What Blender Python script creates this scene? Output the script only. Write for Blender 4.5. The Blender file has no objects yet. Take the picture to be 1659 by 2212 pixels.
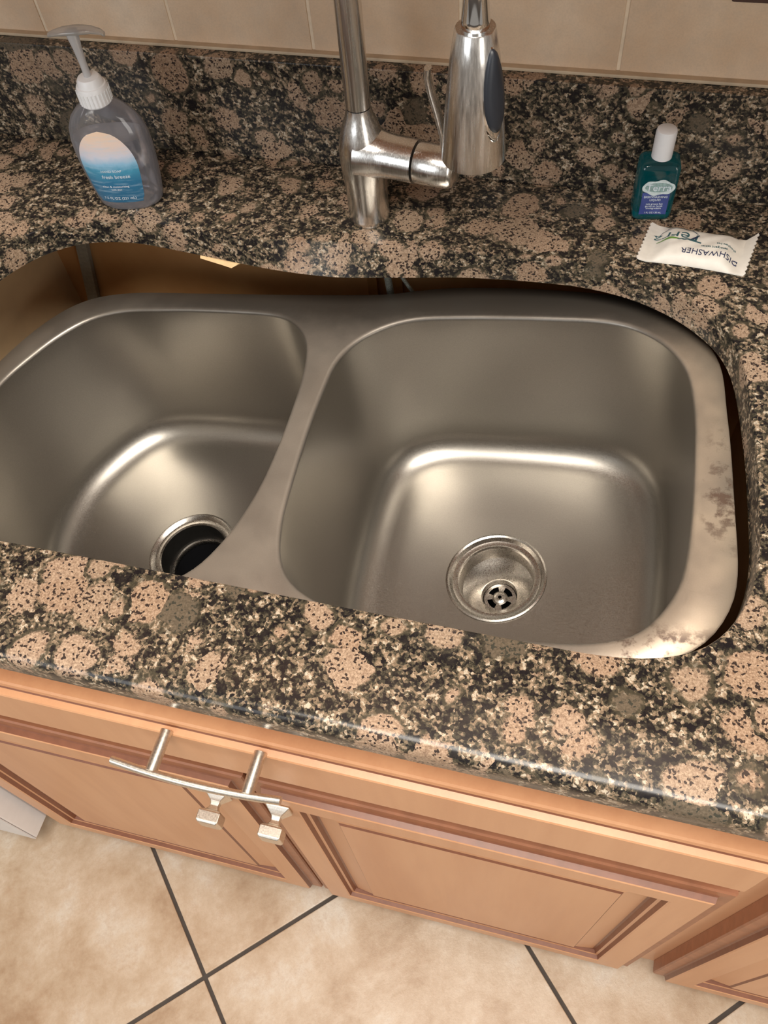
import bpy, bmesh, math, random
from mathutils import Vector, Matrix, Euler
from mathutils.geometry import delaunay_2d_cdt
random.seed(7)
S = bpy.context.scene
C = S.collection
# ------------------------------------------------------------ camera
W, H, F = 1659.0, 2212.0, 1881.843
cam_d = bpy.data.cameras.new('camera'); cam = bpy.data.objects.new('camera', cam_d); C.objects.link(cam)
cam_d.sensor_fit = 'HORIZONTAL'; cam_d.sensor_width = 36.0; cam_d.lens = 36.0 * F / W
cam_d.clip_start = 0.02
pitch, yaw, roll = 0.5763425, 0.3567305, -0.1331214
M = Matrix.Rotation(yaw, 3, 'Z') @ Matrix.Rotation(pitch, 3, 'X') @ Matrix.Rotation(roll, 3, 'Z')
cam.matrix_world = Matrix.Translation((0, -0.810806, 0.594214)) @ M.to_4x4()
S.camera = cam
# ------------------------------------------------------------ light
w = bpy.data.worlds.new('world'); S.world = w; w.use_nodes = True
w.node_tree.nodes['Background'].inputs[0].default_value = (1.0, 0.90, 0.80, 1)
w.node_tree.nodes['Background'].inputs[1].default_value = 0.29
def area(name, loc, target, sx, sy, power, col):
    d = bpy.data.lights.new(name, 'AREA'); d.shape = 'RECTANGLE'; d.size = sx; d.size_y = sy
    d.energy = power; d.color = col
    o = bpy.data.objects.new(name, d); C.objects.link(o); o.location = loc
    o.rotation_euler = (Vector(target) - Vector(loc)).to_track_quat('-Z', 'Y').to_euler()
    return o
area('ceiling_lamp', (0.05, -0.93, 1.50), (0.0, -0.85, -0.3), 1.1, 0.60, 46, (1.0, 0.93, 0.84))
area('window_light', (-1.6, -3.0, 1.0), (-0.2, -0.3, 0.0), 1.5, 1.3, 24, (0.90, 0.95, 1.0))
area('right_front_light', (2.1, -2.6, 0.6), (0.0, -0.4, 0.0), 0.9, 1.8, 18, (1.0, 0.95, 0.88))  # broad light from the front right
S.view_settings.view_transform = 'Standard'; S.view_settings.look = 'None'
S.view_settings.exposure = 0.0; S.view_settings.gamma = 1.0; S.view_settings.use_curve_mapping = False

# ------------------------------------------------------------ material helpers
class MT:
    def __init__(s, name, rough=0.5, metal=0.0, spec=0.5, col=(0.5, 0.5, 0.5)):
        s.m = bpy.data.materials.new(name); s.m.use_nodes = True; s.t = s.m.node_tree
        s.b = s.t.nodes['Principled BSDF']; s.out = s.t.nodes['Material Output']
        s.b.inputs['Base Color'].default_value = (*col, 1); s.b.inputs['Roughness'].default_value = rough
        s.b.inputs['Metallic'].default_value = metal; s.b.inputs['Specular IOR Level'].default_value = spec
        s._co = None
    def n(s, typ, **kw):
        nd = s.t.nodes.new(typ)
        for k, v in kw.items(): setattr(nd, k, v)
        return nd
    def l(s, a, b): s.t.links.new(a, b)
    def put(s, sock, v):
        if v is None: return
        if hasattr(v, 'is_linked') or isinstance(v, bpy.types.NodeSocket): s.l(v, sock)
        elif isinstance(v, (tuple, list)) and len(v) == 3 and sock.type == 'RGBA': sock.default_value = (*v, 1)
        else: sock.default_value = v
    def co(s):
        if s._co is None: s._co = s.n('ShaderNodeTexCoord').outputs['Object']
        return s._co
    def noise(s, scale, detail=3, rough=0.55, vec=None, dist=0.0):
        nd = s.n('ShaderNodeTexNoise'); nd.inputs['Scale'].default_value = scale; nd.inputs['Detail'].default_value = detail
        nd.inputs['Roughness'].default_value = rough; nd.inputs['Distortion'].default_value = dist
        s.l(vec or s.co(), nd.inputs['Vector']); return nd
    def voro(s, scale, vec=None, feature='F1'):
        nd = s.n('ShaderNodeTexVoronoi'); nd.feature = feature; nd.inputs['Scale'].default_value = scale
        s.l(vec or s.co(), nd.inputs['Vector']); return nd
    def ramp(s, fac, stops, interp='LINEAR'):
        nd = s.n('ShaderNodeValToRGB'); cr = nd.color_ramp; cr.interpolation = interp
        while len(cr.elements) < len(stops): cr.elements.new(0.5)
        for e, (p, c) in zip(cr.elements, stops):
            e.position = p; e.color = (*c, 1) if len(c) == 3 else c
        s.l(fac, nd.inputs[0]); return nd.outputs[0]
    def mix(s, fac, a, b, mode='MIX'):
        nd = s.n('ShaderNodeMix', data_type='RGBA', blend_type=mode)
        s.put(nd.inputs[0], fac); s.put(nd.inputs[6], a); s.put(nd.inputs[7], b); return nd.outputs[2]
    def math(s, op, a, b=0.0, c=0.0):
        nd = s.n('ShaderNodeMath', operation=op); s.put(nd.inputs[0], a); s.put(nd.inputs[1], b); s.put(nd.inputs[2], c); return nd.outputs[0]
    def mr(s, v, a, b, c=0.0, d=1.0, smooth=False):
        nd = s.n('ShaderNodeMapRange'); nd.interpolation_type = 'SMOOTHSTEP' if smooth else 'LINEAR'
        s.put(nd.inputs[0], v); nd.inputs[1].default_value = a; nd.inputs[2].default_value = b
        nd.inputs[3].default_value = c; nd.inputs[4].default_value = d; return nd.outputs[0]
    def mapped(s, scale=(1, 1, 1), rot=(0, 0, 0), loc=(0, 0, 0)):
        nd = s.n('ShaderNodeMapping'); nd.inputs['Scale'].default_value = scale; nd.inputs['Rotation'].default_value = rot
        nd.inputs['Location'].default_value = loc
        s.l(s.co(), nd.inputs['Vector']); return nd.outputs[0]
    def col(s, v): s.put(s.b.inputs['Base Color'], v)
    def bump(s, h, strength=0.3, dist=0.001):
        nd = s.n('ShaderNodeBump'); nd.inputs['Strength'].default_value = strength; nd.inputs['Distance'].default_value = dist
        s.l(h, nd.inputs['Height']); s.l(nd.outputs[0], s.b.inputs['Normal'])
    def rgh(s, v): s.put(s.b.inputs['Roughness'], v)

def mat_granite():
    g = MT('granite', rough=0.2, spec=0.32)
    nz = g.noise(24, 3); nz2 = g.noise(190, 3, .7)
    vm = g.n('ShaderNodeVectorMath', operation='MULTIPLY_ADD'); g.l(nz.outputs['Color'], vm.inputs[0]); vm.inputs[1].default_value = (.024,) * 3; g.l(g.co(), vm.inputs[2])
    vm2 = g.n('ShaderNodeVectorMath', operation='MULTIPLY_ADD'); g.l(nz2.outputs['Color'], vm2.inputs[0]); vm2.inputs[1].default_value = (.0052,) * 3; g.l(vm.outputs[0], vm2.inputs[2])
    vm3 = g.n('ShaderNodeVectorMath', operation='MULTIPLY_ADD'); g.l(nz2.outputs['Color'], vm3.inputs[0]); vm3.inputs[1].default_value = (.0016,) * 3; g.l(g.co(), vm3.inputs[2])
    big = g.voro(29, vm2.outputs[0])
    sep = g.n('ShaderNodeSeparateColor'); g.l(big.outputs['Color'], sep.inputs[0])
    rad = g.mr(sep.outputs[0], 0, 1, 0.16, 0.66)
    rag = g.noise(150, 4, .75)
    d = g.math('SUBTRACT', big.outputs['Distance'], rad)
    d2 = g.math('ADD', d, g.math('MULTIPLY', g.math('SUBTRACT', rag.outputs['Fac'], .5), g.mr(sep.outputs[2], .2, .8, .10, .75)))
    inside = g.mr(d2, 0.03, -0.03)
    ring = g.math('MULTIPLY', g.mr(g.math('ABSOLUTE', g.math('SUBTRACT', d, 0.04)), 0.055, 0.02), g.mr(sep.outputs[2], .9, .3))
    fine = g.voro(430, vm3.outputs[0]); fs = g.n('ShaderNodeSeparateColor'); g.l(fine.outputs['Color'], fs.inputs[0])
    mid = g.voro(190, vm3.outputs[0]); ms = g.n('ShaderNodeSeparateColor'); g.l(mid.outputs['Color'], ms.inputs[0])
    clus = g.noise(95, 4, .65)
    mv = g.math('ADD', g.math('MULTIPLY', fs.outputs[0], 0.46), g.math('MULTIPLY', ms.outputs[0], 0.26))
    mv = g.math('ADD', mv, g.mr(clus.outputs['Fac'], 0.33, 0.67, -0.10, 0.38))
    matrix = g.ramp(mv, [(0, (.007, .007, .010)), (.36, (.020, .019, .016)), (.44, (.055, .050, .034)), (.52, (.12, .10, .068)), (.60, (.26, .19, .125)), (.70, (.42, .31, .21)), (.80, (.64, .55, .42)), (.93, (.16, .11, .08))], 'CONSTANT')
    matrix = g.mix(g.mr(rag.outputs['Fac'], .45, .65, 0, .28), matrix, (.07, .06, .045))
    fv = g.noise(560, 3, 0.75); fv2 = g.noise(230, 3, .7)
    tone = g.ramp(sep.outputs[1], [(0, (.46, .30, .185)), (.35, (.52, .36, .24)), (.65, (.45, .32, .21)), (1, (.45, .275, .165))])
    tone = g.mix(g.mr(fv.outputs['Fac'], .38, .62), g.mix(0.55, tone, (.13, .08, .055)), g.mix(0.35, tone, (.76, .60, .45)))
    tone = g.mix(g.mr(fv2.outputs['Fac'], .50, .66, 0, .55), tone, (.20, .12, .08))
    sp = g.voro(560, vm3.outputs[0]); ss = g.n('ShaderNodeSeparateColor'); g.l(sp.outputs['Color'], ss.inputs[0])
    dark = g.mr(g.math('ADD', ss.outputs[0], g.math('MULTIPLY', clus.outputs['Fac'], 0.5)), 1.06, 1.10)
    tone = g.mix(dark, tone, (.04, .028, .024))
    grn = g.math('GREATER_THAN', sep.outputs[1], 0.93)
    tone = g.mix(g.math('MULTIPLY', grn, 0.75), tone, (.055, .060, .045))
    col = g.mix(inside, matrix, tone)
    col = g.mix(g.math('MULTIPLY', ring, 0.7), col, (.07, .062, .04))
    col = g.mix(.20, col, (.03, .022, .017))
    g.col(col)
    dull = g.noise(9, 2); g.rgh(g.mr(dull.outputs['Fac'], .3, .7, .16, .30))
    return g.m
def mat_steel(name, base=(.56, .53, .49), r=0.30, streak=(1, 1, 1), stain_shade=False, lo=.86, hi=1.1):
    g = MT(name, rough=r, metal=1.0, col=base)
    nz = g.noise(700, 2, vec=g.mapped(streak)); nb = g.noise(2600, 1)
    c = g.mix(g.mr(nz.outputs['Fac'], .3, .7), tuple(x * lo for x in base), tuple(min(1, x * hi) for x in base))
    c = g.mix(g.mr(nb.outputs['Fac'], .35, .65, 0, .14), c, tuple(x * .6 for x in base))
    rr = g.mr(nz.outputs['Fac'], .3, .7, r - .04, r + .05)
    if stain_shade:
        # the flange carries a dried adhesive film and rust blotches near its right front corner; its back has painted shade
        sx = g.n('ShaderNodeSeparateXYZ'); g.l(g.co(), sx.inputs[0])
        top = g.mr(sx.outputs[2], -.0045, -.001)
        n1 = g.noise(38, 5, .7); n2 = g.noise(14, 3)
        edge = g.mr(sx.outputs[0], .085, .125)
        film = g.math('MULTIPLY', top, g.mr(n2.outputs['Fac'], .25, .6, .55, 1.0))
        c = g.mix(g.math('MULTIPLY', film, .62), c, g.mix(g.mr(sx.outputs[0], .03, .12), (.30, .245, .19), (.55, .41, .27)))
        back_shade = g.math('ADD', sx.outputs[1], g.math('MULTIPLY', g.math('SUBTRACT', n1.outputs['Fac'], .5), .03))
        back_shade = g.math('MULTIPLY', g.mr(back_shade, -.205, -.135), g.mr(sx.outputs[0], -.62, -.40, .35, 1.0)); back_shade = g.math('MULTIPLY', back_shade, top)
        c = g.mix(g.math('MULTIPLY', back_shade, .82), c, (.055, .045, .036)); film = g.math('MAXIMUM', film, back_shade)  # dark back of the flange: shade under the counter, put into the colour
        rust = g.mr(n1.outputs['Fac'], .50, .60); rust = g.math('MULTIPLY', rust, top)
        a1 = g.math('MULTIPLY', g.mr(sx.outputs[0], .118, .128), g.mr(sx.outputs[1], -.26, -.33)); a1 = g.math('MULTIPLY', a1, g.mr(sx.outputs[1], -.42, -.37))
        a2 = g.math('MULTIPLY', g.mr(sx.outputs[0], .01, .06), g.mr(sx.outputs[1], -.475, -.49))
        rust = g.math('MULTIPLY', rust, g.math('MAXIMUM', a1, a2))
        c = g.mix(g.math('MULTIPLY', rust, .85), c, (.075, .035, .022))
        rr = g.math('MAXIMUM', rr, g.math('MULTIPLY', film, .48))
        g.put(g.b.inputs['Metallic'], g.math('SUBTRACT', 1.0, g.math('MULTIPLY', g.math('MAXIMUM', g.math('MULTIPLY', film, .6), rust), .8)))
    g.col(c); g.rgh(rr); 
    return g.m
def mat_wood():
    g = MT('maple_stained_wood', rough=0.36, spec=0.4)
    n1 = g.noise(7, 4, vec=g.mapped((1, 1, .18))); n2 = g.noise(420, 2); n3 = g.noise(60, 3, vec=g.mapped((1, 1, .08)))
    c = g.ramp(n1.outputs['Fac'], [(.25, (.58, .285, .145)), (.55, (.67, .36, .19)), (.8, (.73, .41, .23))])
    c = g.mix(g.mr(n3.outputs['Fac'], .4, .7, 0, .18), c, (.42, .16, .075)); c = g.mix(g.mr(n2.outputs['Fac'], .4, .7, 0, .12), c, (.72, .42, .24))
    g.col(c); g.bump(n2.outputs['Fac'], .08, .0004); return g.m
def mat_interior():
    g = MT('cabinet_interior_ply', rough=0.55, spec=0.3)
    n = g.noise(9, 4); c = g.ramp(n.outputs['Fac'], [(.3, (.60, .30, .115)), (.7, (.74, .42, .18))]); g.col(c); return g.m
def mat_walltile():
    g = MT('wall_tile_ceramic', rough=0.42, spec=0.4)
    n = g.noise(11, 5, .6); n2 = g.noise(48, 4, .65); n3 = g.noise(600, 2)
    oi = g.n('ShaderNodeObjectInfo')
    c = g.ramp(n.outputs['Fac'], [(.3, (.66, .47, .31)), (.55, (.76, .58, .41)), (.75, (.82, .67, .51))])
    c = g.mix(g.mr(n2.outputs['Fac'], .45, .75, 0, .45), c, (.60, .50, .39)); c = g.mix(g.mr(oi.outputs['Random'], 0, 1, 0, .22), c, (.45, .31, .20))
    c = g.mix(g.mr(n3.outputs['Fac'], .4, .7, 0, .15), c, (.4, .31, .23))
    g.col(c); g.bump(n2.outputs['Fac'], .25, .0015); return g.m
def mat_floortile():
    g = MT('floor_tile_ceramic', rough=0.36, spec=0.45)
    oi = g.n('ShaderNodeObjectInfo')
    vm = g.n('ShaderNodeVectorMath', operation='MULTIPLY_ADD'); g.l(oi.outputs['Random'], vm.inputs[0]); vm.inputs[1].default_value = (9, 7, 5); g.l(g.co(), vm.inputs[2])
    n = g.noise(7.5, 9, .68, vec=vm.outputs[0], dist=.15); n2 = g.noise(30, 8, .8, vec=vm.outputs[0]); n3 = g.noise(260, 4, .8)
    c = g.ramp(n.outputs['Fac'], [(.34, (.38, .245, .145)), (.45, (.50, .365, .245)), (.55, (.60, .475, .35)), (.66, (.68, .60, .50))])
    c = g.mix(g.mr(n2.outputs['Fac'], .5, .72, 0, .55), c, (.44, .28, .17)); c = g.mix(g.mr(n3.outputs['Fac'], .5, .75, 0, .4), c, (.42, .31, .22))
    g.col(c); g.bump(n2.outputs['Fac'], .3, .002); return g.m
def plain(name, col, rough=.5, metal=0, spec=.5, var=.12, scale=60):
    g = MT(name, rough, metal, spec, col); n = g.noise(scale, 3)
    g.col(g.mix(g.mr(n.outputs['Fac'], .3, .7, 0, 1), tuple(x * (1 - var) for x in col), tuple(min(1, x * (1 + var)) for x in col))); return g.m
def mat_clear(name, tint, body, a_transp, a_gloss=.12):
    g = MT(name); t = g.n('ShaderNodeBsdfTransparent'); t.inputs[0].default_value = (*tint, 1)
    d = g.n('ShaderNodeBsdfDiffuse'); n = g.noise(40, 3); g.l(g.mix(g.mr(n.outputs['Fac'], .3, .7), tuple(x * .85 for x in body), body), d.inputs[0])
    tr = g.n('ShaderNodeBsdfTranslucent'); tr.inputs[0].default_value = (*body, 1)
    a = g.n('ShaderNodeMixShader'); a.inputs[0].default_value = .5; g.l(d.outputs[0], a.inputs[1]); g.l(tr.outputs[0], a.inputs[2])
    lw = g.n('ShaderNodeLayerWeight'); lw.inputs[0].default_value = .35
    m1 = g.n('ShaderNodeMixShader'); g.l(g.mr(lw.outputs['Facing'], 0, 1, 1 - a_transp, min(1, 1.5 - a_transp)), m1.inputs[0]); g.l(t.outputs[0], m1.inputs[1]); g.l(a.outputs[0], m1.inputs[2])
    gl = g.n('ShaderNodeBsdfGlossy'); gl.inputs['Roughness'].default_value = .08
    fr = g.n('ShaderNodeFresnel'); fr.inputs[0].default_value = 1.45
    m2 = g.n('ShaderNodeMixShader'); g.l(g.math('MULTIPLY_ADD', fr.outputs[0], .9, a_gloss * .3), m2.inputs[0]); g.l(m1.outputs[0], m2.inputs[1]); g.l(gl.outputs[0], m2.inputs[2])
    g.l(m2.outputs[0], g.out.inputs[0]); return g.m
def mat_label_wave():
    g = MT('soap_label_print', rough=.3); s = g.n('ShaderNodeSeparateXYZ'); g.l(g.co(), s.inputs[0])
    n = g.noise(90, 4); n2 = g.noise(60, 3, vec=g.mapped((1, 1, 6)))
    h = g.math('ADD', s.outputs[2], g.math('MULTIPLY', g.math('SUBTRACT', n.outputs['Fac'], .5), .012))
    c = g.ramp(g.mr(h, .012, .094), [(0, (.03, .13, .24)), (.30, (.035, .17, .31)), (.46, (.07, .30, .46)), (.56, (.28, .52, .72)), (.66, (.62, .64, .74)), (.80, (.76, .62, .56)), (1, (.80, .58, .40))])
    c = g.mix(g.mr(n2.outputs['Fac'], .5, .75, 0, .35), c, (.45, .62, .75)); g.col(c); return g.m

GR = mat_granite()
STEEL = mat_steel('sink_brushed_steel', (.435, .41, .37), .36, stain_shade=True, lo=.95, hi=1.05)
STEEL2 = mat_steel('drain_steel', (.50, .465, .42), .28, lo=.97, hi=1.03)
NICKEL = mat_steel('faucet_brushed_nickel', (.84, .82, .79), .24, streak=(1, 1, .015), lo=.80, hi=1.12)
HANDLE = mat_steel('satin_nickel_pull', (.78, .72, .63), .36)
GLAZE2 = plain('light_brown_glaze', (.36, .15, .075), .4, var=.12, scale=60); LITPLY = plain('lit_side_ply', (.84, .60, .34), .55, var=.08, scale=14); WOOD = mat_wood(); GLAZE_SHADE = plain('brown_glaze_shade', (.22, .085, .045), .4, var=.12, scale=90); INTERIOR = mat_interior(); TILEW = mat_walltile(); TILEF = mat_floortile()
GROUTW = plain('wall_grout', (.80, .66, .49), .8); GROUTF = plain('floor_grout', (.075, .06, .05), .85)
CAULK = plain('wall_caulk', (.58, .46, .32), .6); DARK = plain('drain_black', (.006, .006, .008), .5)
BLACKB = plain('button_black_rubber', (.018, .022, .03), .4); WHITEP = plain('white_plastic', (.80, .81, .83), .35, var=.03)
WHITEE = plain('white_enamel', (.86, .88, .90), .25, var=.02); PAPER = plain('wrapper_paper', (.88, .84, .76), .5, var=.05, scale=120)
HOSE = plain('braided_hose', (.30, .31, .27), .4, metal=.5, var=.5, scale=900); STRIP = plain('grey_sealant', (.38, .36, .30), .7, var=.15, scale=200)
BATTEN = plain('raw_wood_batten', (.46, .22, .07), .6, var=.2); SPLINT = plain('torn_pale_wood', (.85, .60, .32), .6, var=.1)
SILL = plain('dark_brown_trim', (.07, .035, .028), .4, var=.2); INKD = plain('ink_dark_blue', (.03, .04, .10), .5); INKG = plain('ink_green', (.16, .32, .06), .5)
INKT = plain('ink_teal', (.05, .13, .15), .5); INKW = plain('ink_white', (.72, .80, .88), .4); LBLUE = plain('label_blue', (.045, .07, .26), .35, var=.2); BADGE = plain('label_badge', (.60, .70, .72), .4, var=.12, scale=400)
BADGEG = plain('badge_inner', (.27, .40, .40), .4, var=.3, scale=500)
CLEAR = mat_clear('clear_bottle_plastic', (.97, .97, .98), (.85, .86, .92), .91)
TEAL = mat_clear('teal_bottle_liquid', (.18, .66, .72), (.0, .38, .44), .84)
TEALB = mat_clear('teal_caustic_glow', (.1, .8, .85), (.0, .62, .68), .25)
LABELW = mat_label_wave(); CHROME = MT('chrome', .08, 1.0, col=(.82, .84, .85)).m

# ------------------------------------------------------------ mesh helpers
def link(name, me, mat, parent=None, smooth=False):
    o = bpy.data.objects.new(name, me); C.objects.link(o)
    if mat: me.materials.append(mat)
    if parent: o.parent = parent
    if smooth: me.polygons.foreach_set('use_smooth', [True] * len(me.polygons))
    return o
def fromlist(name, vs, fs, mat, parent=None, smooth=False):
    me = bpy.data.meshes.new(name); me.from_pydata([tuple(v) for v in vs], [], fs); me.validate(); me.update()
    bm = bmesh.new(); bm.from_mesh(me); bmesh.ops.recalc_face_normals(bm, faces=bm.faces); bm.to_mesh(me); bm.free()
    return link(name, me, mat, parent, smooth)
def frombm(name, bm, mat, parent=None, smooth=False, autosmooth=None):
    bmesh.ops.recalc_face_normals(bm, faces=bm.faces)
    me = bpy.data.meshes.new(name); bm.to_mesh(me); bm.free(); o = link(name, me, mat, parent, smooth or autosmooth is not None)
    if autosmooth is not None: me.set_sharp_from_angle(angle=math.radians(autosmooth))
    return o
def sharp(o, deg=35): o.data.set_sharp_from_angle(angle=math.radians(deg)); return o
def box(bm, x0, x1, y0, y1, z0, z1, bev=0.0, mtx=None):
    r = bmesh.ops.create_cube(bm, size=1.0); vs = r['verts']
    for v in vs: v.co = Vector(((x0 + x1) / 2 + v.co.x * (x1 - x0), (y0 + y1) / 2 + v.co.y * (y1 - y0), (z0 + z1) / 2 + v.co.z * (z1 - z0)))
    if mtx is not None: bmesh.ops.transform(bm, matrix=mtx, verts=vs)
    if bev > 0:
        es = list({e for v in vs for e in v.link_edges}); bmesh.ops.bevel(bm, geom=es, offset=bev, segments=2, profile=.6, affect='EDGES')
def boxo(name, dims, mat, parent=None, bev=0.0):
    bm = bmesh.new(); box(bm, *dims, bev=bev); return frombm(name, bm, mat, parent)
def rings(name, rgs, mat, parent=None, cap0=False, cap1=False, closed=True, smooth=True, ang=35):
    n = len(rgs[0]); vs = [v for r in rgs for v in r]; fs = []
    for k in range(len(rgs) - 1):
        for i in range(n if closed else n - 1):
            j = (i + 1) % n; fs.append((k * n + i, k * n + j, (k + 1) * n + j, (k + 1) * n + i))
    if cap0: fs.append(tuple(range(n))[::-1])
    if cap1: fs.append(tuple((len(rgs) - 1) * n + i for i in range(n)))
    o = fromlist(name, vs, fs, mat, parent, smooth); sharp(o, ang); return o
def lathe(name, prof, mat, parent=None, n=40, cap0=False, cap1=False, sx=1, sy=1, ang=40, off=(0, 0)):
    return rings(name, [[(off[0] + r * sx * math.cos(2 * math.pi * i / n), off[1] + r * sy * math.sin(2 * math.pi * i / n), z) for i in range(n)] for r, z in prof], mat, parent, cap0, cap1, ang=ang)
def tube(name, pts, rad, mat, parent=None, n=16, caps=True):
    pts = [Vector(p) for p in pts]; rs = rad if isinstance(rad, (list, tuple)) else [rad] * len(pts); out = []
    t0 = (pts[1] - pts[0]).normalized(); up = Vector((0, 0, 1)) if abs(t0.z) < .9 else Vector((0, 1, 0)); nrm = t0.cross(up).normalized()
    for i, p in enumerate(pts):
        t = (pts[min(i + 1, len(pts) - 1)] - pts[max(i - 1, 0)]).normalized(); nrm = (nrm - t * nrm.dot(t)).normalized(); b = t.cross(nrm)
        out.append([p + (nrm * math.cos(2 * math.pi * k / n) + b * math.sin(2 * math.pi * k / n)) * rs[i] for k in range(n)])
    return rings(name, out, mat, parent, caps, caps, ang=50)
def empty(name, loc=(0, 0, 0), rot=None):
    o = bpy.data.objects.new(name, None); o.empty_display_size = .05; C.objects.link(o); o.location = loc
    if rot: o.rotation_euler = rot
    return o
def tag(o, label=None, cat=None, group=None, kind=None):
    for k, v in (('label', label), ('category', cat), ('group', group), ('kind', kind)):
        if v: o[k] = v
    return o
def catmull(P, n, closed=True):
    P = [Vector(p) for p in P]; out = []; m = len(P)
    for i in range(m):
        a, b, c, d = P[i - 1], P[i], P[(i + 1) % m], P[(i + 2) % m]
        for k in range(24):
            t = k / 24; out.append(.5 * ((2 * b) + (c - a) * t + (2 * a - 5 * b + 4 * c - d) * t * t + (3 * b - a - 3 * c + d) * t ** 3))
    return resample(out, n)
def resample(P, n):
    m = len(P); L = [0]
    for i in range(m): L.append(L[-1] + (P[(i + 1) % m] - P[i]).length)
    out = []; j = 0
    for k in range(n):
        s = L[-1] * k / n
        while L[j + 1] < s: j += 1
        t = (s - L[j]) / max(1e-9, L[j + 1] - L[j]); out.append(P[j].lerp(P[(j + 1) % m], t))
    return out
def smoothp(P, it=2):
    for _ in range(it): P = [(P[i - 1] + P[i] * 2 + P[(i + 1) % len(P)]) / 4 for i in range(len(P))]
    return P
def ccw(P):
    a = sum(P[i - 1].x * P[i].y - P[i].x * P[i - 1].y for i in range(len(P))); return P if a > 0 else P[::-1]
def inset(P, d, it=0):
    n = len(P); out = []
    for i in range(n):
        t = (P[(i + 1) % n] - P[i - 1]); nn = Vector((-t.y, t.x)).normalized(); out.append(P[i] + nn * d)
    return smoothp(out, it) if it else out
def fill(outer, holes, z, flip=False):
    pts = [p.copy() for p in outer]; edges = [(i, (i + 1) % len(outer)) for i in range(len(outer))]
    for h in holes:
        b = len(pts); pts += [p.copy() for p in h]; edges += [(b + i, b + (i + 1) % len(h)) for i in range(len(h))]
    vs, es, fs, *_ = delaunay_2d_cdt([Vector((p[0], p[1])) for p in pts], edges, [], 0, 1e-7)
    def inp(p, poly):
        c = False
        for i in range(len(poly)):
            a, b = poly[i - 1], poly[i]
            if (a[1] > p[1]) != (b[1] > p[1]) and p[0] < (b[0] - a[0]) * (p[1] - a[1]) / (b[1] - a[1]) + a[0]: c = not c
        return c
    keep = []
    for f in fs:
        c = (vs[f[0]] + vs[f[1]] + vs[f[2]]) / 3
        if inp(c, outer) and not any(inp(c, h) for h in holes): keep.append(f)
    return [(v.x, v.y, z) for v in vs], keep
def add_geo(bm, vs, fs):
    bv = [bm.verts.new(v) for v in vs]
    for f in fs:
        try: bm.faces.new([bv[i] for i in f])
        except ValueError: pass
def text(name, body, size, mat, parent, mtx, extrude=.00015, align='CENTER', sx=1.0):
    cu = bpy.data.curves.new('tmp_text', 'FONT'); cu.body = body; cu.size = size; cu.align_x = align; cu.align_y = 'CENTER'; cu.extrude = extrude; cu.resolution_u = 3
    to = bpy.data.objects.new('tmp_text', cu); C.objects.link(to); bpy.context.view_layer.update()
    me = bpy.data.meshes.new_from_object(to.evaluated_get(bpy.context.evaluated_depsgraph_get())); bpy.data.objects.remove(to); bpy.data.curves.remove(cu)
    me.transform(mtx @ Matrix.Diagonal((sx, 1, 1, 1))); me.materials.clear(); return link(name, me, mat, parent)

# ============================================================ SETTING
ZF = -0.914
# wall with proud tiles
wall = tag(boxo('wall_back', (-1.6, 1.4, 0.0006, 0.12, ZF, 1.5), GROUTW), kind='structure')
TS = 0.1495
for row in range(3):
    for k in range(-7, 8):
        x1 = -0.0119 + k * TS; x0 = x1 - TS
        z0 = 0.1065 + row * TS
        t = boxo('tile', (x0 + .0018, x1 - .0018, -.0004, .006, z0 + .0013, z0 + TS - .0013), TILEW, wall, bev=.0006)
floor = tag(boxo('floor', (-2.6, 2.4, -3.4, .1, ZF - .05, ZF - .003), GROUTF), kind='structure')
a = 0.7668; D1 = Vector((math.cos(a), math.sin(a))); D2 = Vector((-math.sin(a), math.cos(a)))
T1, T2 = 0.455, 0.436
tile_me = None
for i in range(-4, 5):
    for j in range(-5, 4):
        c = D1 * (-0.837 + (i + .5) * T1) + D2 * (-0.281 + (j - .5) * T2)
        if not (-1.9 < c.x < 1.9 and -2.6 < c.y < -.15): continue
        if tile_me is None:
            bm = bmesh.new(); box(bm, -T1 / 2 + .003, T1 / 2 - .003, -T2 / 2 + .003, T2 / 2 - .003, -.008, 0, bev=.0015)
            tile_me = bpy.data.meshes.new('tile'); bm.to_mesh(tile_me); bm.free(); tile_me.materials.append(TILEF)
        o = bpy.data.objects.new('tile', tile_me); C.objects.link(o); o.parent = floor
        o.location = (c.x, c.y, ZF + .0); o.rotation_euler.z = a
# dark trim on the wall, top right
sill = boxo('trim_1', (0.072, 1.2, -.012, .004, .190, .235), SILL, None, bev=.002); tag(sill, kind='structure')

up = boxo('shade_cupboard', (-1.5, 1.3, -.35, .0, .465, 1.30), WOOD, bev=.003); tag(up, kind='structure')   # added unseen cupboard block, shades the back counter and splash
# ============================================================ COUNTERTOP
XL, XR = -1.35, 1.15
bot = [(-.38, -.152), (-.436, -.146), (-.499, -.141), (-.545, -.148), (-.572, -.160), (-.600, -.184), (-.625, -.225), (-.650, -.29), (-.664, -.36), (-.655, -.44), (-.62, -.50), (-.57, -.530), (-.50, -.538), (-.40, -.538), (-.27, -.538), (-.13, -.538), (-.02, -.5375),
       (.05, -.5365), (.095, -.528), (.127, -.509), (.147, -.475), (.156, -.43), (.154, -.37), (.148, -.30), (.133, -.218), (.101, -.174), (.054, -.145), (-.0, -.131), (-.06, -.130), (-.132, -.1355), (-.17, -.142), (-.217, -.150), (-.265, -.157), (-.326, -.157)]
bot = ccw(smoothp(catmull(bot, 220), 1))
top = [Vector((p.x, p.y + (.018 * math.exp(-((p.x + .27) / .085) ** 2) if p.y > -.3 else 0))) for p in bot]
bm = bmesh.new()
yF, yB, R = -.635, -.001, .011
def hole_at(P, d): return inset(P, -d)
topo = hole_at(top, .0022)
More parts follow.
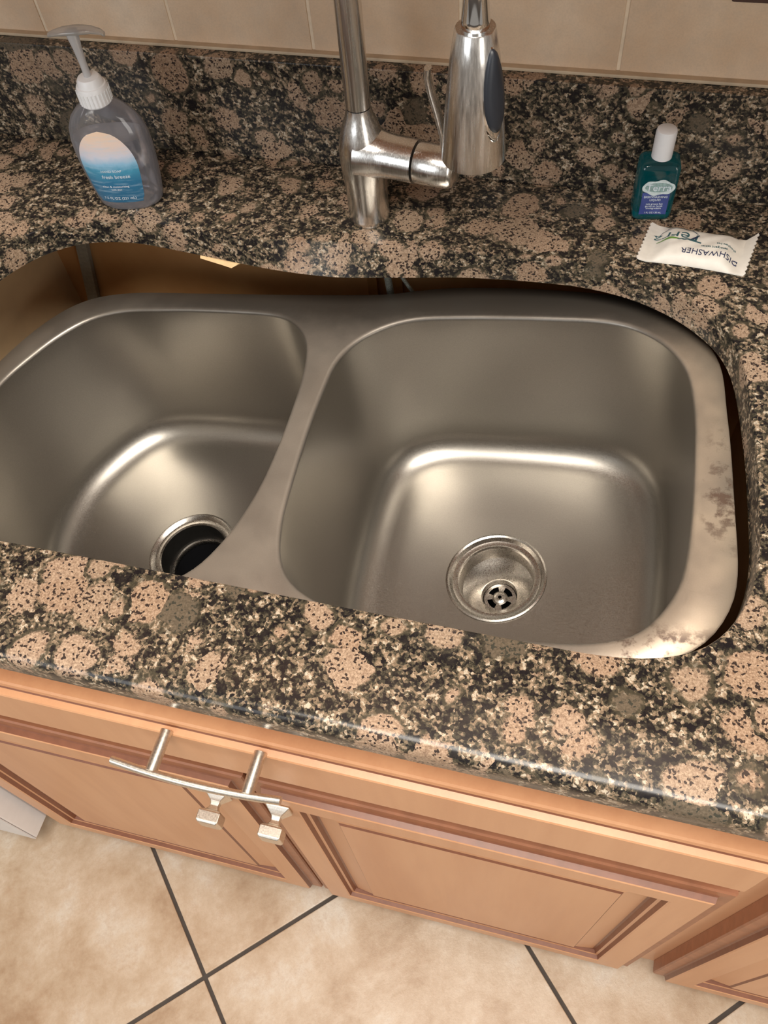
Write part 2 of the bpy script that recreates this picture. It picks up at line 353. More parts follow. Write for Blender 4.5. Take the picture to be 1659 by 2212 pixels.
vs, fs = fill([Vector((XL, yF + R)), Vector((XR, yF + R)), Vector((XR, yB)), Vector((XL, yB))], [topo], 0.0); add_geo(bm, vs, fs)
vs, fs = fill([Vector((XL, yF + .006)), Vector((XR, yF + .006)), Vector((XR, yB)), Vector((XL, yB))], [bot], -.032); add_geo(bm, vs, fs)
prof = [(yF + R, 0)] + [(yF + R - R * math.sin(t), -R + R * math.cos(t)) for t in [math.radians(15 * k) for k in range(1, 7)]] + [(yF, -.026), (yF + .002, -.030), (yF + .006, -.032)]
add_geo(bm, [(x, y, z) for y, z in prof for x in (XL, XR)], [(2 * k, 2 * k + 1, 2 * k + 3, 2 * k + 2) for k in range(len(prof) - 1)])
n = len(bot)
lo = [[(p.x, p.y, 0) for p in topo], [(p.x, p.y, -.0008) for p in hole_at(top, .0006)], [(p.x, p.y, -.0025) for p in top], [(p.x, p.y, -.032) for p in bot]]
add_geo(bm, [v for r in lo for v in r], [(k * n + i, k * n + (i + 1) % n, (k + 1) * n + (i + 1) % n, (k + 1) * n + i) for k in range(3) for i in range(n)])
add_geo(bm, [(XL, yB, 0), (XR, yB, 0), (XR, yB, -.032), (XL, yB, -.032)], [(0, 1, 2, 3)])
for x in (XL, XR): add_geo(bm, [(x, y, z) for y, z in prof] + [(x, yB, -.032), (x, yB, 0)], [tuple(range(len(prof) + 2))])
bmesh.ops.remove_doubles(bm, verts=bm.verts, dist=1e-5)
ct = frombm('granite_countertop', bm, GR, autosmooth=30)
tag(ct, 'polished speckled brown granite countertop with the sink cutout', 'countertop')
bs = tag(empty('granite_backsplash', (0, 0, 0)), 'low dark granite upstand between the countertop and beige wall tiles', 'backsplash')
boxo('slab', (XL, XR, -.020, 0.0035, .0004, .1145), GR, bs, bev=.0015)
boxo('caulk_line', (XL, XR, -.0075, .001, .1146, .1178), CAULK, bs, bev=.0008)

# ============================================================ SINK (hangs tilted, its left side dropped)
TH = math.atan(0.136867)
sink = empty('double_bowl_sink', (0, 0, -0.06055), (0, -TH, 0))
tag(sink, 'brushed steel double bowl undermount sink sagging below the granite', 'sink')
Rb = [(-.132, -.140), (-.034, -.139), (.030, -.143), (.074, -.165), (.102, -.202), (.1135, -.255), (.117, -.317), (.118, -.390), (.112, -.444), (.088, -.487), (.054, -.505), (.0, -.5125), (-.08, -.515), (-.16, -.511), (-.213, -.494), (-.241, -.468), (-.255, -.428), (-.2605, -.380), (-.264, -.310), (-.2635, -.255), (-.259, -.209), (-.236, -.172), (-.193, -.147)]
Lb = [(-.446, -.138), (-.354, -.142), (-.318, -.157), (-.295, -.187), (-.285, -.230), (-.2815, -.285), (-.2815, -.345), (-.2855, -.394), (-.298, -.444), (-.322, -.487), (-.36, -.508), (-.42, -.515), (-.50, -.512), (-.58, -.493), (-.637, -.448), (-.668, -.385), (-.675, -.32), (-.667, -.266), (-.649, -.226), (-.626, -.188), (-.596, -.159), (-.555, -.143), (-.50, -.139)]
Ou = [(-.14, -.100), (-.039, -.102), (.055, -.118), (.120, -.180), (.1365, -.263), (.146, -.363), (.1505, -.43), (.143, -.466), (.124, -.495), (.089, -.515), (.03, -.535), (-.10, -.545), (-.25, -.547), (-.40, -.547), (-.55, -.540), (-.64, -.50), (-.692, -.42), (-.704, -.34), (-.690, -.262), (-.663, -.190), (-.622, -.138), (-.56, -.118), (-.45, -.116), (-.33, -.1155), (-.232, -.113), (-.19, -.106)]
NB = 128
rb = ccw(smoothp(catmull(Rb, NB), 1)); lb = ccw(smoothp(catmull(Lb, NB), 1)); ou = ccw(smoothp(catmull(Ou, 200), 1))
def bowl_rings(o, depth, dc):
    LR = .0050; CV = .036
    R_ = [[(p.x, p.y, 0) for p in inset(o, 0)]]
    for k in range(1, 6):
        t = math.pi / 2 * k / 5; q = inset(o, LR * math.sin(t)); R_.append([(p.x, p.y, -LR + LR * math.cos(t)) for p in q])
    lastd = LR; last = inset(o, LR)
    wall_b = -(depth - CV)
    for k in range(1, 9):
        q = inset(last, .0013, 1); last = q; z = -LR + (wall_b + LR) * k / 8; R_.append([(p.x, p.y, z) for p in q])
    for k in range(1, 10):
        t0 = math.pi / 2 * (k - 1) / 9; t = math.pi / 2 * k / 9
        q = inset(last, CV * ((1 - math.cos(t)) - (1 - math.cos(t0))), 1); last = q; R_.append([(p.x, p.y, wall_b - CV * math.sin(t)) for p in q])
    # floor towards the drain
    c = Vector(dc); ring = last
    angs = [math.atan2((p - c).y, (p - c).x) for p in ring]
    for k in range(1, 9):
        s = k / 8; e = s * s * (3 - 2 * s)
        R_.append([((p.x) * (1 - s) + (c.x + .0555 * math.cos(g)) * s, p.y * (1 - s) + (c.y + .0555 * math.sin(g)) * s, -depth - .007 * e) for p, g in zip(ring, angs)])
    r0 = R_[-1]; R_.append([(x, y, z - .003) for x, y, z in r0])
    return R_
DR = (-.083, -.336); DL = (-.468, -.350); DEP = .208
def mkbowl(name, o, dep, dc):
    return rings(name, bowl_rings(o, dep, dc), STEEL, sink, smooth=True, ang=60)
vs, fs = fill(ou, [rb, lb], 0.0)
bm = bmesh.new(); add_geo(bm, vs, fs); m = len(ou)
o2 = inset(ou, -.0012)
add_geo(bm, [(p.x, p.y, 0) for p in ou] + [(p.x, p.y, -.0012) for p in o2] + [(p.x, p.y, -.0028) for p in ou], [(k * m + i, k * m + (i + 1) % m, (k + 1) * m + (i + 1) % m, (k + 1) * m + i) for k in range(2) for i in range(m)])
for b_, dep, dc in ((rb, DEP, DR), (lb, DEP, DL)):
    rg = bowl_rings(b_, dep, dc); nn = NB
    add_geo(bm, [v for r in rg for v in r], [(k * nn + i, k * nn + (i + 1) % nn, (k + 1) * nn + (i + 1) % nn, (k + 1) * nn + i) for k in range(len(rg) - 1) for i in range(nn)])
bmesh.ops.remove_doubles(bm, verts=bm.verts, dist=1e-5)
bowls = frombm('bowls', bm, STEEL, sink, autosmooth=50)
# strainer in the right bowl
zf = -DEP - .007
d1 = lathe('strainer', [(.0575, zf + .0002), (.0570, zf + .0016), (.0550, zf + .0022), (.0530, zf + .0012), (.0500, zf - .0030), (.0465, zf - .0042), (.0440, zf - .0040), (.0425, zf - .0060), (.0418, zf - .020), (.0408, zf - .0245), (.0360, zf - .0285), (.0215, zf - .0400), (.0205, zf - .0415), (.0200, zf - .0480), (.0190, zf - .0500)], STEEL2, sink, n=64, off=DR, ang=25)
bm = bmesh.new(); zz = zf - .0492; rads = [.0022, .0045, .0072, .0090, .0110, .0132, .0150, .0170, .0188]; NA = 64
grid = [[bm.verts.new((DR[0] + r * math.cos(2 * math.pi * k / NA), DR[1] + r * math.sin(2 * math.pi * k / NA), zz + (.0022 if r < .005 else (.0012 if r < .009 else 0)))) for k in range(NA)] for r in rads]
for ri in range(len(rads) - 1):
    for k in range(NA):
        phase = (k % 16)
        if 3 <= ri <= 5 and 3 <= phase <= 12: continue
        bm.faces.new((grid[ri][k], grid[ri][(k + 1) % NA], grid[ri + 1][(k + 1) % NA], grid[ri + 1][k]))
frombm('strainer_plate', bm, STEEL2, d1)
lathe('drain_pipe', [(.0205, zf - .0430), (.0205, zf - .12), (.0001, zf - .12)], DARK, d1, n=32, off=DR, ang=60)
d2 = lathe('drain_flange', [(.0575, zf + .0002), (.0570, zf + .0016), (.0550, zf + .0022), (.0530, zf + .0012), (.0500, zf - .0015), (.0470, zf - .0020), (.0445, zf - .0016), (.0430, zf - .0035)], STEEL2, sink, n=64, off=DL, ang=25)
lathe('drain_throat', [(.0430, zf - .0035), (.0425, zf - .030), (.0418, zf - .034)], plain('dark_throat', (.035, .033, .03), .35, metal=.6), d2, n=64, off=DL)
lathe('throat_ring', [(.0418, zf - .0335), (.0400, zf - .0335), (.0385, zf - .0350), (.0380, zf - .040)], STEEL2, d2, n=64, off=DL)
lathe('disposal_chamber', [(.0380, zf - .038), (.0420, zf - .06), (.042, zf - .12), (.0001, zf - .125)], DARK, d2, n=48, off=DL)

# ============================================================ FAUCET
FX, FY = -.2385, -.096
fau = tag(empty('kitchen_faucet', (FX, FY, 0)), 'brushed nickel gooseneck faucet with pull-down spray head behind the sink', 'faucet')
lathe('body', [(.0195, .0002), (.0212, .0012), (.0212, .006), (.0207, .020), (.0210, .035), (.0222, .052), (.0232, .068), (.0228, .084), (.0200, .098), (.0165, .108), (.0135, .1155), (.0122, .121), (.0118, .1235)], NICKEL, fau, n=48, cap0=True, cap1=True, ang=60)
lathe('seam_ring', [(.0112, .1232), (.0112, .1246)], DARK, fau, n=40)
hd = Vector((.1365, -.154, 0)).normalized(); reach = .2058
pts = [(0, 0, .1244 + .2 * k / 8) for k in range(9)]
zc, rr = .3244, reach / 2
for k in range(1, 25):
    t = math.pi * k / 24; p = hd * (rr - rr * math.cos(t)); pts.append((p.x, p.y, zc + rr * math.sin(t) * 1.05))
end = hd * reach
pts += [(end.x, end.y, zc - .012 * k) for k in range(1, 2)]
tube('spout', pts, [.0117 - .0 * i for i in range(len(pts))], NICKEL, fau, n=40)
# handle branch, horizontal to the right
bd = Vector((.985, -.17, 0)).normalized()
def along(s, z): return Vector((bd.x * s, bd.y * s, z))
zb = .0775
ss = [0, .014, .020, .026, .034, .050, .0565]; rs = [.026, .0235, .0218, .0208, .0203, .0202, .0200]
tube('valve_body', [along(s, zb) for s in ss], rs, NICKEL, fau, n=48)
hub = tube('handle_hub', [along(s, zb + .0) for s in (.0585, .0600, .075, .092, .096, .0975)], [.0188, .0194, .0192, .0182, .0160, .010], NICKEL, fau, n=48)
lev = []
hp = [(.086, .014), (.084, .035), (.079, .055), (.073, .075), (.070, .088), (.071, .095)]
for i, (s, dz) in enumerate(hp):
    wv = .0085 - .0006 * i; th = .0032
    p = along(s, zb + dz); lev.append([p + Vector((math.cos(t) * th, math.sin(t) * wv, 0)) for t in [2 * math.pi * k / 20 for k in range(20)]])
rings('lever', lev, NICKEL, hub, cap0=True, cap1=True, ang=60)
# spray head
SX, SY = end.x, end.y
zsb = .1925; zst = .2875
sp = lathe('spray_head', [(.0190, zsb + .0008), (.0228, zsb), (.0234, zsb + .0006), (.0234, zsb + .0012), (.0228, zsb + .010), (.0206, zsb + .040), (.0170, zsb + .075), (.0137, zst - .0008), (.0131, zst), (.0092, zst), (.0090, zst - .003)], NICKEL, fau, n=64, cap0=True, off=(SX, SY), ang=28)
lathe('hose_collar', [(.0088, zst - .001), (.0098, zst + .002), (.0094, zst + .006), (.0082, zst + .018), (.0082, zst + .024), (.0100, zst + .0245), (.0105, zst + .034), (.0112, zst + .036)], CHROME, sp, n=48, off=(SX, SY), cap0=True)
# button with its bright bezel, on the front of the head (faces away from the faucet body)
bang = math.atan2(hd.y, hd.x) + math.radians(14)
def on_head(u, z, out):  # u: arc distance across, z: height
    tt = (z - zsb) / (zst - zsb); r = .0234 * (1 - tt) + .0137 * tt + .0003 * math.sin(math.pi * tt); g = bang + u / r
    return Vector((SX + (r + out) * math.cos(g), SY + (r + out) * math.sin(g), z))
def blob(name, cz, hu, hz, out0, out1, mat, par):
    N = 40; rg = []
    for f, o_ in ((1.0, out0), (.98, out0 + (out1 - out0) * .6), (.85, out1), (.5, out1 + .0004), (.1, out1 + .0006)):
        rg.append([on_head(hu * f * math.cos(2 * math.pi * k / N) * (1 - .22 * math.sin(2 * math.pi * k / N)), cz + hz * f * math.sin(2 * math.pi * k / N), o_) for k in range(N)])
    return rings(name, rg, mat, par, cap1=True, ang=60)
blob('button_bezel', zsb + .054, .0098, .0335, -.0006, .0012, CHROME, sp)
blob('spray_button', zsb + .0575, .0082, .0285, .0004, .0038, BLACKB, sp)

# ============================================================ under-counter: cabinet interior, hoses, strips
cab = tag(empty('sink_base_cabinet', (-.255, -.60, ZF)), 'orange-brown wooden sink cabinet with two doors and a false drawer', 'cabinet')
def P(o): o.matrix_parent_inverse = Matrix.Translation(-cab.location); return o
def pbox(name, dims, mat, par=None, bev=0.0, inv=None):
    par = par or cab; o = boxo(name, dims, mat, par, bev)
    if par is cab: P(o)
    return o
CX0, CX1 = -.735, .228
pbox('back_panel', (CX0 + .012, CX1 - .012, -.016, -.006, -.86, -.0345), INTERIOR)
pbox('side_panel', (CX0, CX0 + .016, -.588, -.006, -.86, -.0345), LITPLY)  # left side coloured paler to stand for light falling on it
pbox('side_panel', (CX1 - .016, CX1, -.588, -.006, -.86, -.0345), INTERIOR)
pbox('bottom_panel', (CX0, CX1, -.588, -.006, -.872, -.860), INTERIOR)
pbox('toe_kick', (CX0, CX1, -.55, -.535, ZF, -.872), WOOD)
bm = bmesh.new()
for d in ((CX0, -.690), (.185, CX1)): box(bm, d[0], d[1], -.604, -.586, -.872, -.0345)
box(bm, -.690, .185, -.604, -.586, -.135, -.0345);  box(bm, -.690, .185, -.604, -.586, -.872, -.835)
box(bm, -.272, -.238, -.604, -.586, -.84, -.29)
P(frombm('face_frame', bm, WOOD, cab)); mrl = P(boxo('middle_rail', (-.690, .185, -.6035, -.586, -.30, -.195), GLAZE_SHADE, cab)); mrl['label'] = 'rail between the drawer front and the doors, darkened for the gap shade'  # dark rail colour paints in the shade of the drawer gap
def panel_front(name, x0, x1, z0, z1, par, door=True, yb=-.6045):
    # concentric mitred profile: (inset, outwards)
    if door: pr = [(0, 0), (0, .0150), (.0012, .0170), (.0125, .0178), (.0140, .0190), (.0155, .0245), (.0170, .0255), (.048, .0255), (.0495, .0245), (.0510, .0190), (.0540, .0180), (.0560, .0130), (.0590, .0125), (.0860, .0195), (.0880, .0215), (.0900, .0215)]; glz = (4, 5, 9, 11, 12, 14); md = (1, 2, 3)
    else: pr = [(0, 0), (0, .0150), (.0012, .0170), (.0060, .0178), (.0075, .0190), (.0090, .0245), (.0105, .0255), (.014, .0255)]; glz = (4,); md = ()
    vs = []; fs = []
    for i, (d, o_) in enumerate(pr):
        vs += [(x0 + d, yb - o_, z0 + d), (x1 - d, yb - o_, z0 + d), (x1 - d, yb - o_, z1 - d), (x0 + d, yb - o_, z1 - d)]
        if i:
            b = 4 * (i - 1); fs += [(b + k, b + (k + 1) % 4, b + 4 + (k + 1) % 4, b + 4 + k) for k in range(4)]
    b = 4 * (len(pr) - 1); fs += [(b, b + 1, b + 2, b + 3), (3, 2, 1, 0)]
    o = fromlist(name, vs, fs, WOOD, par); o.data.materials.append(GLAZE_SHADE); o.data.materials.append(GLAZE2)
    for p in o.data.polygons:
        i_ = (min(p.vertices) // 4) + 1
        if len(p.vertices) == 4 and max(p.vertices) - min(p.vertices) > 3 and i_ in glz: p.material_index = 1
        elif len(p.vertices) == 4 and max(p.vertices) - min(p.vertices) > 3 and i_ in md: p.material_index = 2
    return o
DZ0, DZ1 = -.868, -.262
dl = P(panel_front('door', -.722, -.2572, DZ0, DZ1, cab)); dr = P(panel_front('door', -.2528, .214, DZ0, DZ1, cab))
dw = P(panel_front('drawer_front', -.722, .214, -.212, -.118, cab, door=False))
def knob(par, x, z):
    y = -.6302; bm = bmesh.new(); sq = [(.0125, 0), (.0125, .0022), (.0100, .0050), (.0050, .0100), (.0042, .0145), (.0060, .0185), (.0110, .0205), (.0118, .0225), (.0118, .0320), (.0100, .0340)]
    rg = [[(x + sx * r, y - o_, z + sz * r) for sx, sz in ((-1, -1), (1, -1), (1, 1), (-1, 1))] for r, o_ in sq]
    vs = [v for r in rg for v in r]; fs = [(k * 4 + i, k * 4 + (i + 1) % 4, k * 4 + 4 + (i + 1) % 4, k * 4 + 4 + i) for k in range(len(sq) - 1) for i in range(4)] + [(3, 2, 1, 0), tuple(4 * (len(sq) - 1) + i for i in range(4))]
    o = fromlist('knob', vs, fs, HANDLE, par); bev = o.modifiers.new('b', 'BEVEL'); bev.width = .0008; bev.segments = 2; bev.limit_method = 'ANGLE'; bev.angle_limit = math.radians(25); o['label'] = 'square flared nickel knob'; return o
knob(dl, -.290, -.312); knob(dr, -.2235, -.312)
hp_ = empty('bar_handle', (0, 0, 0)); hp_.parent = dw; hp_['label'] = 'satin nickel arched bar pull'
for x in (-.293, -.207):
    tube('post', [(x, -.628, -.124), (x, -.6640, -.124)], .0054, HANDLE, hp_, n=20)
bp = []
for k in range(21):
    s = -1 + 2 * k / 20; bp.append((-.254 + s * .076, -.6625 - .004 * (1 - s * s), -.124))
rgs = []
for p in bp:
    rgs.append([(p[0], p[1] + .0036 * math.cos(t), p[2] + .0046 * math.sin(t)) for t in [2 * math.pi * k / 16 for k in range(16)]])
rings('grip', rgs, HANDLE, hp_, cap0=True, cap1=True, ang=50)

# hoses, battens, sealant strip, splinter
h1 = tube('supply_hose', [(-.2300, -.093, -.034), (-.2285, -.094, -.055), (-.226, -.0945, -.075), (-.2228, -.0955, -.110), (-.2200, -.085, -.18), (-.23, -.060, -.30), (-.26, -.04, -.50)], .0042, HOSE, n=12)
tag(h1, 'grey braided hose under the faucet, left and thicker of the two', 'hose', 'supply hoses under the faucet')
h2 = tube('supply_hose', [(-.2180, -.093, -.034), (-.2160, -.094, -.062), (-.2100, -.0945, -.077), (-.1965, -.0955, -.100), (-.180, -.0960, -.13), (-.16, -.085, -.25), (-.17, -.04, -.5)], .0022, HOSE, n=12)
tag(h2, 'thin grey hose slanting right under the faucet, right of the thicker hose', 'hose', 'supply hoses under the faucet')
P(boxo('batten', (-.2745, -.2625, -.024, -.0165, -.84, -.036), BATTEN, cab)); P(boxo('batten', (-.2440, -.2300, -.022, -.0165, -.84, -.036), BATTEN, cab))
bm = bmesh.new(); box(bm, -.008, .008, -.004, .004, -.30, .0)
bmesh.ops.transform(bm, matrix=Matrix.Translation((-.645, -.0215, -.045)) @ Matrix.Rotation(math.radians(12), 4, 'Y'), verts=bm.verts)
s_ = P(frombm('corner_strip', bm, STRIP, cab)); s_['label'] = 'pale grey strip against the back panel'
spl = fromlist('wood_splinter', [(-.4185, -.147, -.0325), (-.3900, -.1525, -.0325), (-.3720, -.1535, -.0325), (-.3690, -.1500, -.0325), (-.419, -.1400, -.0325), (-.372, -.140, -.0325),
    (-.4180, -.1500, -.0345), (-.3900, -.1560, -.0348), (-.3790, -.1585, -.0352), (-.3690, -.1500, -.0338), (-.419, -.1400, -.0345), (-.372, -.140, -.0345)],
    [(0, 1, 2, 3, 5, 4), (6, 7, 8, 9, 11, 10), (0, 1, 7, 6), (1, 2, 8, 7), (2, 3, 9, 8), (3, 5, 11, 9), (5, 4, 10, 11), (4, 0, 6, 10)], SPLINT)
tag(spl, 'pale torn wood splinter stuck under the granite at the back of the cutout', 'wood splinter')

# ============================================================ right neighbour cabinet and dishwasher
cb2 = tag(empty('base_cabinet', (.5, -.60, ZF)), 'orange-brown wooden cabinet right of the sink cabinet, only its left corner visible', 'cabinet')
def P2(o): o.matrix_parent_inverse = Matrix.Translation(-cb2.location); return o
bm = bmesh.new(); box(bm, .2290, 1.12, -.604, -.04, -.872, -.0345); P2(frombm('carcass', bm, WOOD, cb2))
P2(panel_front('door', .250, .70, DZ0, -.045, cb2)); P2(panel_front('door', .706, 1.11, DZ0, -.045, cb2)); P2(boxo('toe_kick', (.229, 1.12, -.55, -.53, ZF, -.8725), WOOD, cb2))
dish = tag(empty('dishwasher', (-1.03, -.60, ZF)), 'white dishwasher left of the sink cabinet, only its lower right corner visible', 'dishwasher')
def P3(o): o.matrix_parent_inverse = Matrix.Translation(-dish.location); return o
P3(boxo('tub', (-1.325, -.742, -.600, -.04, -.86, -.045), WHITEE, dish)); P3(boxo('door_panel', (-1.325, -.727, -.662, -.6235, -.838, -.17), WHITEE, dish, bev=.003)); P3(boxo('control_panel', (-1.325, -.727, -.655, -.6235, -.165, -.05), WHITEE, dish, bev=.003))
P3(boxo('door_liner', (-1.315, -.737, -.6235, -.600, -.835, -.05), WHITEE, dish)); P3(boxo('kick_plate', (-1.325, -.742, -.57, -.55, ZF, -.8605), DARK, dish)); P3(boxo('door_edge_trim', (-1.32, -.7262, -.664, -.6625, -.834, -.20), plain('white_trim', (.78, .80, .83), .3, var=.02), dish))

# ============================================================ hand soap bottle
sb = empty('hand_soap_bottle', (-.5025, -.1090, 0.0004), (0, 0, math.radians(12))); sb.scale = (1.03, 1.03, 1.02)
tag(sb, 'clear pump bottle of hand soap with blue sea label on the left of the counter', 'soap bottle')
bprof = [(.0001, .0006, .0001), (.024, .0005, .013), (.0305, .0012, .0175), (.0335, .005, .0195), (.0352, .014, .0208), (.0375, .030, .0215), (.0392, .048, .0217), (.0398, .064, .0215), (.0392, .078, .0205), (.0365, .090, .0185), (.0305, .1005, .0160), (.0225, .108, .0142), (.0155, .1125, .0128), (.0128, .1155, .0122), (.0124, .120, .0122)]
def oval(rx, ry, z, N=48, e=2.3):
    out = []
    for k in range(N):
        t = 2 * math.pi * k / N; c_, s_ = math.cos(t), math.sin(t)
        out.append((rx * math.copysign(abs(c_) ** (2 / e), c_), ry * math.copysign(abs(s_) ** (2 / e), s_), z))
    return out
rings('bottle', [oval(rx, ry, z) for rx, z, ry in bprof], CLEAR, sb, cap0=True, ang=50)
# soap inside
rings('liquid_soap', [oval(rx * .93, ry * .9, max(z, .002)) for rx, z, ry in bprof[:9]], mat_clear('liquid_soap_gel', (.94, .94, .98), (.70, .71, .82), .80, .05), sb, cap1=True, ang=50)
def bw(z, idx):
    for i in range(len(bprof) - 1):
        a_, b_ = bprof[i], bprof[i + 1]
        if a_[1] <= z <= b_[1] and b_[1] > a_[1]: t = (z - a_[1]) / (b_[1] - a_[1]); return a_[idx] * (1 - t) + b_[idx] * t
    return bprof[8][idx]
def on_bottle(x, z, out=.0004):
    rx, ry = bw(z, 0), bw(z, 2); u = min(.98, abs(x) / rx); return Vector((x, -ry * (1 - u ** 2.3) ** (1 / 2.3) - out, z))
bm = bmesh.new(); cols, rows = 20, 26; g_ = []
for r in range(rows + 1):
    z = .0125 + (.0925 - .0125) * r / rows; t = (z - .0125) / .080
    half = .0305 * (1 - .23 * (1 - t) ** 2) * math.sqrt(max(0, 1 - max(0, (t - .42) / .58) ** 2.2)) * (1 if t > .04 else .94)
    g_.append([bm.verts.new(on_bottle(-.0035 + half * (2 * c / cols - 1), z)) for c in range(cols + 1)])
for r in range(rows):
    for c in range(cols):
        try: bm.faces.new((g_[r][c], g_[r][c + 1], g_[r + 1][c + 1], g_[r + 1][c]))
        except ValueError: pass
lab = frombm('label', bm, LABELW, sb, smooth=True); lab['label'] = 'label printed with a blue sea and peach sky'
Mv = lambda x, y, z, rx=90, rz=0: Matrix.Translation((x, y, z)) @ Matrix.Rotation(math.radians(rz), 4, 'Z') @ Matrix.Rotation(math.radians(rx), 4, 'X')
yl = lambda z: on_bottle(-.003, z).y - .0003
def wrap_text(body, size, z, mat, par, cx=-.003, name='lettering'):
    o = text(name, body, size, mat, par, Mv(cx, 0, z))
    for v in o.data.vertices: v.co.y = on_bottle(v.co.x, v.co.z, .0008).y + v.co.y * .2
    return o
wrap_text('HAND SOAP', .0038, .0505, INKW, lab); wrap_text('fresh breeze', .0058, .0440, INKW, lab, cx=.000); wrap_text('clean & moisturizing', .0034, .0325, INKW, lab, cx=-.004); wrap_text('with aloe', .0030, .0290, INKW, lab, cx=-.004); wrap_text('7.5 FL OZ (221 mL)', .0042, .0180, INKW, lab, cx=-.004)
pump = lathe('pump_collar', [(.0140, .1120), (.0152, .1135), (.0152, .1270), (.0140, .1300), (.0125, .1305), (.0118, .1345), (.0100, .1372), (.0062, .1380)], WHITEP, sb, n=40, cap0=True, cap1=True, ang=35)
for k in range(26):
    g = 2 * math.pi * k / 26; bm = bmesh.new(); box(bm, .0150, .0158, -.0006, .0006, .1140, .1265, mtx=Matrix.Rotation(g, 4, 'Z'))
    if k == 0: rib_bm = bm; allb = bmesh.new(); bm.free()
    else: bm.free()
    box(allb, .0150, .0158, -.0006, .0006, .1140, .1265, mtx=Matrix.Rotation(g, 4, 'Z'))
frombm('collar_ribs', allb, WHITEP, pump)
FROST = mat_clear('frosted_pump_plastic', (.95, .95, .95), (.92, .93, .95), .15)
lathe('pump_stem', [(.0034, .137), (.0034, .150), (.0042, .165), (.0056, .176), (.0060, .1800)], FROST, sb, n=24, cap1=True)
noz = bmesh.new(); hw = [(-.022, .0030, .1775, .0018), (-.016, .0042, .1790, .0026), (-.008, .0062, .1800, .0032), (.002, .0070, .1805, .0034), (.010, .0066, .1805, .0032), (.018, .0052, .1800, .0028), (.026, .0034, .1780, .0024), (.029, .0028, .1755, .0020)]
nr = [[(x, w_ * math.cos(t), z + h_ * math.sin(t)) for t in [2 * math.pi * k / 16 for k in range(16)]] for x, w_, z, h_ in hw]; noz.free()
rings('pump_spout', nr, mat_clear('frosted_spout_plastic', (.97, .96, .95), (.88, .88, .86), .60), sb, cap0=True, cap1=True, ang=50)

# ============================================================ small teal dish soap bottle
tb = empty('dish_soap_bottle', (.0415, -.0465, .0004), (0, 0, math.radians(9)))
tag(tb, 'small teal bottle of dish soap with white cap beside the wrapped tablet', 'soap bottle')
def rrect(hx, hy, r, z, N=8):
    out = []
    for cx, cy, a0 in ((hx - r, hy - r, 0), (-hx + r, hy - r, 90), (-hx + r, -hy + r, 180), (hx - r, -hy + r, 270)):
        for k in range(N): t = math.radians(a0 + 90 * k / (N - 1)); out.append((cx + r * math.cos(t), cy + r * math.sin(t), z))
    return out
tp = [(.012, .008, .003, .0004), (.0165, .0115, .0045, .0006), (.0185, .0130, .0050, .0030), (.0190, .0134, .0050, .008), (.0190, .0134, .0050, .0570), (.0182, .0126, .0055, .0605), (.0160, .0105, .0060, .0625), (.0085, .0080, .0070, .0640), (.0078, .0075, .0070, .0670)]
rings('bottle', [rrect(*t) for t in tp], TEAL, tb, cap0=True, ang=50)
rings('liquid', [rrect(a_ * .93, b_ * .9, c_, max(z, .002)) for a_, b_, c_, z in tp[:4]] + [rrect(.0176, .0121, .005, .0500)], TEAL, tb, cap1=True, ang=50)
rings('caustic_base', [rrect(.0150, .0100, .0045, .0010), rrect(.0180, .0124, .005, .0030), rrect(.0183, .0127, .005, .010)], TEALB, tb, cap0=True, ang=50)  # brighter teal paints the light gathered at the bottle's foot
lathe('cap', [(.0088, .0640), (.0096, .0645), (.0097, .0900), (.0090, .0925), (.0075, .0932)], WHITEP, tb, n=40, cap0=True, cap1=True)
tlab = boxo('label', (-.0130, .0130, -.0140, -.0136, .0085, .0335), LBLUE, tb); tlab['label'] = 'blue label with white lettering and a pale oval badge'
bd_ = [[(0.001 + rx * math.cos(t), -.0141 - o_, .0395 + rz * math.sin(t) * (1 + .12 * math.sin(6 * t))) for t in [2 * math.pi * k / 40 for k in range(40)]] for rx, rz, o_ in ((.0155, .0082, 0), (.0155, .0082, .0004))]
bdg = rings('badge', bd_, BADGE, tlab, cap0=True, cap1=True, ang=30)
bd2 = [[(0.001 + rx * math.cos(t), -.0146 - o_, .0400 + rz * math.sin(t)) for t in [2 * math.pi * k / 40 for k in range(40)]] for rx, rz, o_ in ((.0128, .0052, 0), (.0128, .0052, .0002))]
rings('badge_field', bd2, BADGEG, tlab, cap0=True, cap1=True, ang=30)
text('lettering', 'Terra', .0105, INKW, tlab, Mv(.001, -.0151, .0398)); text('lettering', 'DISHWASHING', .0033, INKW, tlab, Mv(0, -.0143, .0290)); text('lettering', 'LIQUID', .0033, INKW, tlab, Mv(0, -.0143, .0255))
for z, s_t in ((.0210, 'cuts grease fast'), (.0185, 'gentle on hands'), (.0160, 'biodegradable')): text('lettering', s_t, .0026, INKW, tlab, Mv(0, -.0143, z))
text('lettering', '1 FL OZ / 30 mL', .0024, INKW, tlab, Mv(0, -.0143, .0108))

